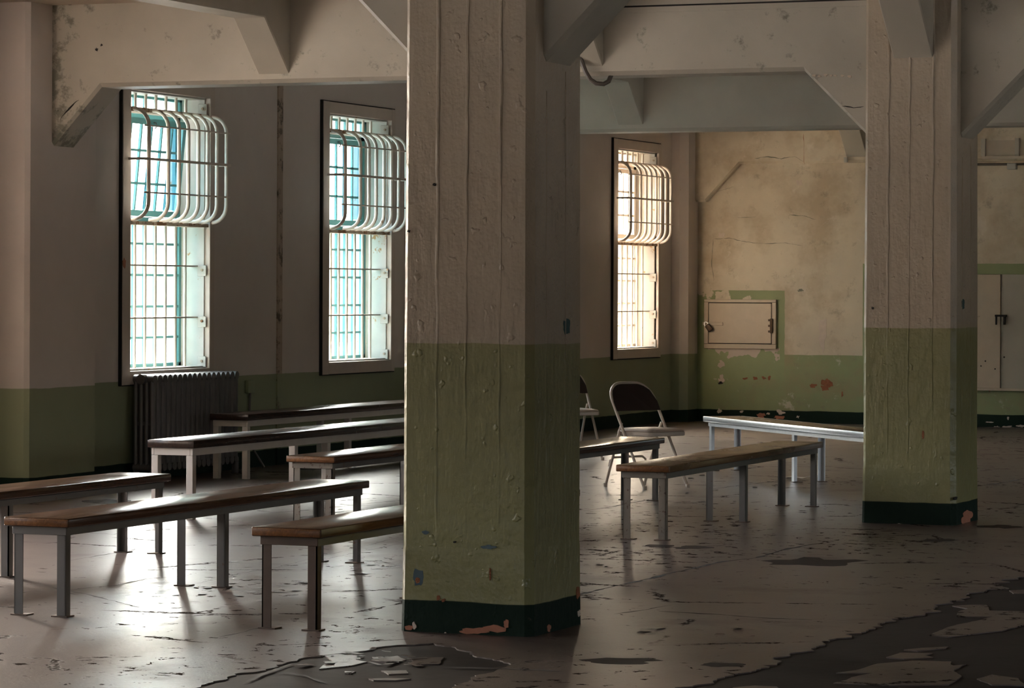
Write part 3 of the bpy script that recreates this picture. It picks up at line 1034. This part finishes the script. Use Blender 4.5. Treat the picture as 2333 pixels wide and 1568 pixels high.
hg = MB().box(hx1 - .068, hx1 - .038, yw - .05, yw - .03, 1.03, 1.20).build('hinge', 'padlock', hatch, bevel=.004, seg=1)
for z in (1.05, 1.115, 1.18):
    MB().box(hx1 - .09, hx1 - .068, yw - .045, yw - .032, z - .012, z + .012).build('hinge_leaf', 'padlock', hg)
lk = MB()
lk.box(-.03, .03, -.016, .016, -.085, .0)
lock = lk.build('padlock', 'padlock', hatch, bevel=.008)
lock.location = (hx0 + .05, yw - .075, 1.12)
lock.rotation_euler = (0, math.radians(-40), 0)
sh = [(.022 * math.cos(a), 0, .012 + .026 * math.sin(a)) for a in [math.pi * i / 8 for i in range(9)]]
MB().tube([(.022, 0, -.005)] + sh + [(-.022, 0, -.005)], .006, 6).build('shackle', 'alu', lock)

# double panel doors on the far wall
dd = empty('door_1', (0, 0, 0))
tag(dd, 'pair of flush cream panel doors under a green stripe on far wall', 'door', kind='structure')
MB().box(-9.90, -8.602, yw - .045, yw + .005, .437, 1.715).build('door_leaf', 'plain_cream', dd, bevel=.004, seg=1)
lf2 = MB().box(-8.598, -7.30, yw - .030, yw + .005, .437, 1.715).build('door_leaf', 'beam', dd, bevel=.004, seg=1)
st = MB().box(-8.66, -8.53, yw - .066, yw - .03, 1.240, 1.262).box(-8.655, -8.640, yw - .066, yw - .045, 1.15, 1.25).box(-8.565, -8.545, yw - .066, yw - .03, 1.15, 1.25)
st.build('latch', 'black', dd)
MB().box(-10.0, -7.2, yw - .05, yw + .005, .41, .437).build('door_sill', 'plain_cream', dd)
for i, (x, y) in enumerate([(2245, 823), (2267, 841), (2288, 814), (2235, 834), (2252, 891)]):
    pl = yw - (.045 if x < 2282 else .03)
    pts = [(on_y(a, b, pl).x, on_y(a, b, pl).z) for a, b in blob(x, y, 1.8, 1.8, 9, .3, i)]
    face_patch('hole', pts, 'y', pl if y < 880 else yw, 'black' if y < 880 else 'brick', dd)

# niche row and pipe above the doors
vt = empty('wall_niche', (0, 0, 0))
tag(vt, 'row of boxed niches above the panel doors on the far beam', 'niche')
for i in range(3):
    xa = -8.76 + i * .385
    sub = MB()
    sub.box(xa, xa + .335, ybf - .012, ybf + .004, 3.045, 3.215)
    sub.build('niche_panel', 'plain_cream', vt)
    MB().box(xa - .03, xa + .36, ybf - .05, ybf, 3.005, 3.035).build('niche_shelf', 'plain_cream', vt)
    MB().box(xa - .045, xa, ybf - .05, ybf, 3.035, 3.235).build('niche_side', 'beam', vt)
pp = MB().tube([(-10.1, ybf - .03, 2.945), (-7.0, ybf - .03, 2.945)], .014, 8).build('conduit_pipe', 'conduit', smooth=True)
tag(pp, 'thin dark pipe along the far beam above the panel doors', 'pipe')
MB().box(-8.50, -8.40, ybf - .09, ybf - .002, 2.885, 2.955).build('junction_box', 'reveal', pp, bevel=.005, seg=1)
# small broken fitting on the far beam
o = MB().box(-10.40, -10.36, ybf - .05, ybf - .001, 2.985, 3.045).build('pipe_clip', 'reveal', bevel=.008)
tag(o, 'small broken white pipe clip on the far beam beside a joist end', 'clip')

# bent conduit under the long beam
yc = ROWS[1] + BO - .05
pts = [(-7.905, yc, 3.25), (-7.90, yc, 3.10), (-7.865, yc, 3.01), (-7.83, yc, 2.955), (-7.79, yc + .01, 2.928), (-7.745, yc + .03, 2.925), (-7.72, yc + .06, 2.945), (-7.715, yc + .1, 2.99)]
o = MB().tube(pts, .016, 8).build('bent_conduit', 'conduit', smooth=True)
tag(o, 'bent dark conduit hooking under the long cross beam by a joist', 'conduit')

# ---- radiator
RAD_Y0, RAD_Y1, NSEC = 22.30, 23.79, 18
pitch = (RAD_Y1 - RAD_Y0) / NSEC
rad = empty('radiator', (W_IN + .05, RAD_Y0, 0))
tag(rad, 'dark cast-iron column radiator under the window with the tipped sash', 'radiator')
sm = None
DEP = .205
for i in range(NSEC):
    if sm is None:
        s = MB()
        xs = [.03, .03 + (DEP - .06) / 3, .03 + 2 * (DEP - .06) / 3, DEP - .03]
        for x in xs:
            s.tube([(x, 0, .10), (x, 0, .45), (x, 0, .80)], .021, 8, pitch * .36)
        rr = .034
        for z in (.112, .805):
            s.tube([(.012, 0, z), (.022, 0, z), (DEP - .022, 0, z), (DEP - .012, 0, z)], rr, 10, pitch * .44)
        s.box(.03, DEP - .03, -pitch * .15, pitch * .15, .44, .47)
        o = s.build('section', 'radiator', rad, smooth=True)
        sm = o.data
    else:
        o = bpy.data.objects.new('section', sm)
        col.objects.link(o)
        o.parent = rad
    o.location = (0, pitch * (i + .5), 0)
for y in (pitch * .5, pitch * (NSEC - .5)):
    MB().box(.01, .05, y - .02, y + .02, 0, .10).build('foot', 'radiator', rad, bevel=.006)
    MB().box(DEP - .05, DEP - .005, y - .022, y + .022, 0, .10).build('foot', 'radiator', rad, bevel=.006)
MB().tube([(DEP / 2, -.03, .805), (DEP / 2, .03, .805)], .04, 12).build('end_plug', 'radiator', rad, smooth=True)

# ---- electrical box with sagging conduit
eb = empty('electrical_box', (W_IN + .002, 24.36, 0))
tag(eb, 'green-painted electrical box with loose conduit beside the radiator', 'electrical box')
MB().box(0, .035, 0, .13, .635, .745).build('box_body', 'wall', eb, bevel=.006)
MB().tube([(.02, .06, .64), (.02, .05, .50), (.025, .035, .36), (.04, .03, .20), (.09, .09, .08), (.12, .13, .008)], .011, 8).build('conduit', 'conduit', eb, smooth=True)


# ================================================================== BENCHES
def wood_bench(name, label, cx, y0, L, rz=0.0, h=.457, wood='wood', end='wood_end', steel='steel', endsteel=None, band=False, Wd=.345, group=None):
    root = empty(name, (cx, y0, 0), rz)
    tag(root, label, 'bench', group)
    t = .042
    es = endsteel or steel
    s = MB().box(-Wd / 2, Wd / 2, 0, L, h - t, h).build('seat', wood, root, bevel=.007, seg=3)
    if end:
        MB().box(-Wd / 2 + .004, Wd / 2 - .004, -.006, .016, h - t + .003, h - .004).build('end_strip', end, s, bevel=.006, seg=2)
    if band:
        for sx in (-1, 1):
            xe = sx * Wd / 2
            MB().box(xe - .007, xe + .007, .0, L, h - t - .002, h + .001).build('edge_band', 'alu', s, bevel=.005)
        MB().box(-Wd / 2 + .007, Wd / 2 - .007, -.007, .007, h - t - .002, h + .001).build('edge_band', 'alu', s, bevel=.005)
    ax, ay, az0, az1 = Wd / 2 - .030, .035, h - t - .038, h - t
    for sx in (-1, 1):
        x = sx * ax
        MB().box(min(x, x - sx * .006), max(x, x - sx * .006), ay, L - ay, az0, az1).box(min(x, x - sx * .032), max(x, x - sx * .032), ay, L - ay, az1 - .006, az1 - .0005).build('rail', steel, root)
    MB().box(-ax, ax, ay - .006, ay, az0, az1 - .0005).build('end_rail', es, root, bevel=.002, seg=1)
    MB().box(-ax, ax, L - ay, L - ay + .006, az0, az1 - .0005).build('end_rail', steel, root, bevel=.002, seg=1)
    a = .045
    for iy, y in enumerate((ay + .001, L / 2 - a / 2, L - ay - a - .001)):
        for sx in (-1, 1):
            x = sx * (ax - .0065)
            m = MB().box(min(x, x - sx * .006), max(x, x - sx * .006), y, y + a, .006, az1 - .007)
            yy = y if iy < 2 else y + a - .006
            m.box(min(x, x - sx * a), max(x, x - sx * a), yy, yy + .006, .006, az1 - .007)
            lg = m.build('leg', es if iy == 0 else steel, root)
            cxp = x - sx * .028
            MB().box(cxp - .042, cxp + .042, y - .010, y + a + .014, 0, .006).build('foot_plate', 'steel_rust', lg)
    return root


wood_bench('wooden_bench', 'brown plank bench with grey legs and orange worn end, left of the stout pillar bench', -7.66, 12.95, 3.33, 0.004)
wood_bench('wooden_bench', 'plank bench with brown rusted end legs running behind the stout pillar', -6.345, 12.885, 3.20, 0, endsteel='steel_rust')
wood_bench('wooden_bench', 'plank bench with dull grey rails, outermost of the front rows toward the windows', -8.965, 12.97, 3.40, 0, end=None)
wood_bench('wooden_bench', 'tan plank bench with worn grey legs, between stout pillar and salmon-chipped pillar', -6.665, 18.42, 3.46, 0.021, wood='wood_tan', endsteel='steel_worn')
wood_bench('wooden_bench', 'brown plank bench reaching past the stout pillar, beside the folding chair', -7.955, 18.52, 3.46, 0)
wood_bench('wooden_bench', 'plank bench with mottled beige end legs, beside the off-white bench', -8.925, 18.47, 3.42, 0, endsteel='steel_worn')
d = (.666, -.746)
hx, hy = -7.606 - 1.73 * d[0], 24.553 - 1.73 * d[1]
ang = math.atan2(-d[0], d[1])
q = (.746, .666)
wood_bench('wooden_bench', 'slanted bench with bright metal edging near the far wall hatch', hx + .125 * q[0], hy + .125 * q[1], 3.46, ang, wood='wood_tan', end=None, band=True, steel='galv')


def painted_bench(label, cx, y0, L, h=.52):
    root = empty('painted_bench', (cx, y0, 0))
    tag(root, label, 'bench')
    Wd, t = .345, .052
    MB().box(-Wd / 2, Wd / 2, 0, L, h - t, h).build('seat', 'wood_dark', root, bevel=.006, seg=2)
    ax, ay = Wd / 2 - .018, .022
    az0, az1 = h - t - .048, h - t - .0005
    for sx in (-1, 1):
        x = sx * ax
        MB().box(min(x, x - sx * .02), max(x, x - sx * .02), ay, L - ay, az0, az1).build('rail', 'white_steel', root, bevel=.002, seg=1)
    for y in (ay, L - ay - .02):
        MB().box(-ax + .0205, ax - .0205, y, y + .02, az0, az1).build('end_rail', 'white_steel', root, bevel=.002, seg=1)
    b = .050
    for y in (ay, L / 2 - b / 2, L - ay - b):
        for sx in (-1, 1):
            x = sx * ax
            MB().box(min(x, x - sx * b), max(x, x - sx * b), y, y + b, 0, az0 - .0005).build('leg', 'white_steel', root, bevel=.003, seg=1)
    return root


painted_bench('tall off-white bench with dark top, standing before the radiator', -10.095, 18.78, 4.2)
painted_bench('tall off-white bench with dark top, close along the wall past the radiator', -11.80, 22.93, 3.9)


# ================================================================== FOLDING CHAIRS
def folding_chair(label, loc, rz):
    root = empty('folding_chair', loc, rz)
    tag(root, label, 'chair')
    hw = .225
    yF, yT, zT = .235, -.215, .80

    def up(v):                      # point on the raking upright, v in 0..1
        return (yF + (yT - yF) * v, zT * v)
    # one bent tube: front feet, uprights and the arched top
    pts = []
    R = .15
    arc0 = 1 - R / zT * .93
    for i in range(8):
        v = .012 + (arc0 - .012) * i / 7
        y, z = up(v)
        pts.append((-hw, y, z))
    for i in range(1, 9):
        a = math.pi / 2 * i / 8
        v = arc0 + (1 - arc0) * math.sin(a)
        y, z = up(v)
        pts.append((-hw + R * (1 - math.cos(a)), y, z))
    pts += [(-p[0], p[1], p[2]) for p in reversed(pts)]
    MB().tube(pts, .0115, 10).build('front_frame', 'chair', root, smooth=True)
    # rear legs joined by a bent brace
    yP, zP = up(.62)
    for s in (-1, 1):
        x = s * (hw - .028)
        MB().tube([(s * (hw - .016), yP - .004, zP), (s * (hw - .02), yP - .045, .40), (s * (hw - .02), -.235, .012)], .0105, 10).build('rear_leg', 'chair', root, smooth=True)
        y2, z2 = up(.54)
        MB().tube([(s * (hw - .018), yP - .036, .44), (s * (hw - .014), y2, z2)], .006, 8).build('link', 'chair', root, smooth=True)
        for yy, xx in ((yF, s * hw), (-.237, s * (hw - .02))):
            MB().tube([(xx, yy, .0), (xx, yy, .028)], .015, 10).build('foot_cap', 'chair', root, smooth=True)
    br = []
    for x, z in ((-.195, .155), (-.185, .205), (-.15, .225), (0, .228), (.15, .225), (.185, .205), (.195, .155)):
        br.append((x, -.215 + (z - .1) * .1, z))
    MB().tube(br, .009, 8).build('rear_brace', 'chair', root, smooth=True)
    # seat pan and pad
    def outline(k, z, y0=-.14, y1=.26):
        o = []
        for cx_, cy_, a0 in ((1, 1, 0), (-1, 1, 90), (-1, -1, 180), (1, -1, 270)):
            r = .05
            ex, ey = .195 - k, (y1 - k if cy_ > 0 else y0 + k)
            for i in range(5):
                a = math.radians(a0 + 90 * i / 4)
                o.append((cx_ * (ex - r) + r * math.cos(a), ey - cy_ * r + r * math.sin(a), z))
        return o
    st = MB().loft([outline(.006, .402), outline(0, .407), outline(0, .432), outline(.008, .436)]).build('seat_pan', 'chair', root, smooth=True)
    MB().loft([outline(.010, .432), outline(.002, .440), outline(.010, .452), outline(.05, .460), outline(.12, .463)]).build('seat_pad', 'vinyl', st, smooth=True)
    # dark curved backrest filling the arch
    v0 = .735
    N = 14
    def arch(off, bulge):
        prof = []
        for i in range(N + 1):
            t = -1 + 2 * i / N
            prof.append((t * (hw + .002), v0))
        for i in range(N + 1):
            t = 1 - 2 * i / N
            x = t * (hw + .002)
            e = max(0, abs(x) - (hw - R))
            v = arc0 + (1 - arc0) * math.sqrt(max(0, 1 - min(1, e / R) ** 2)) if abs(x) > hw - R else 1.0
            prof.append((x, v - .002))
        out = []
        for x, v in prof:
            y, z = up(v)
            b = bulge * (1 - (x / hw) ** 2)
            out.append((x, y - b + off, z))
        return out
    MB().loft([arch(.002, .022), arch(.018, .022)]).build('backrest', 'back', root, smooth=False)
    return root


fdir = (.887, -.46)
rz = math.atan2(-fdir[0], fdir[1])
folding_chair('beige folding chair with dark backrest, close behind the plank bench end', (-8.452, 23.43, 0), rz)
folding_chair('beige folding chair with dark backrest, farther back by the skirting band', (-10.456, 26.947, 0), rz - .28)

# ---- loose strip lying under the slanted bench
q0 = on_floor(1815, 1091)
m = MB()
pts = [(-.15, 0, .001), (-.05, .02, .012), (.05, .0, .006), (.15, .03, .03), (.15, .09, .032), (.05, .06, .008), (-.05, .08, .014), (-.15, .05, .001)]
m.add([(a, b, c) for a, b, c in pts] + [(a, b, c + .003) for a, b, c in pts],
      [(0, 1, 6, 7), (1, 2, 5, 6), (2, 3, 4, 5), (8, 15, 14, 9), (9, 14, 13, 10), (10, 13, 12, 11), (0, 8, 9, 1), (1, 9, 10, 2), (2, 10, 11, 3), (4, 12, 13, 5), (5, 13, 14, 6), (6, 14, 15, 7), (3, 11, 12, 4), (7, 15, 8, 0)])
o = m.build('floor_tile_shard', 'alu')
o.location = q0
tag(o, 'curled pale shard lying on the floor under the slanted bench', 'shard')
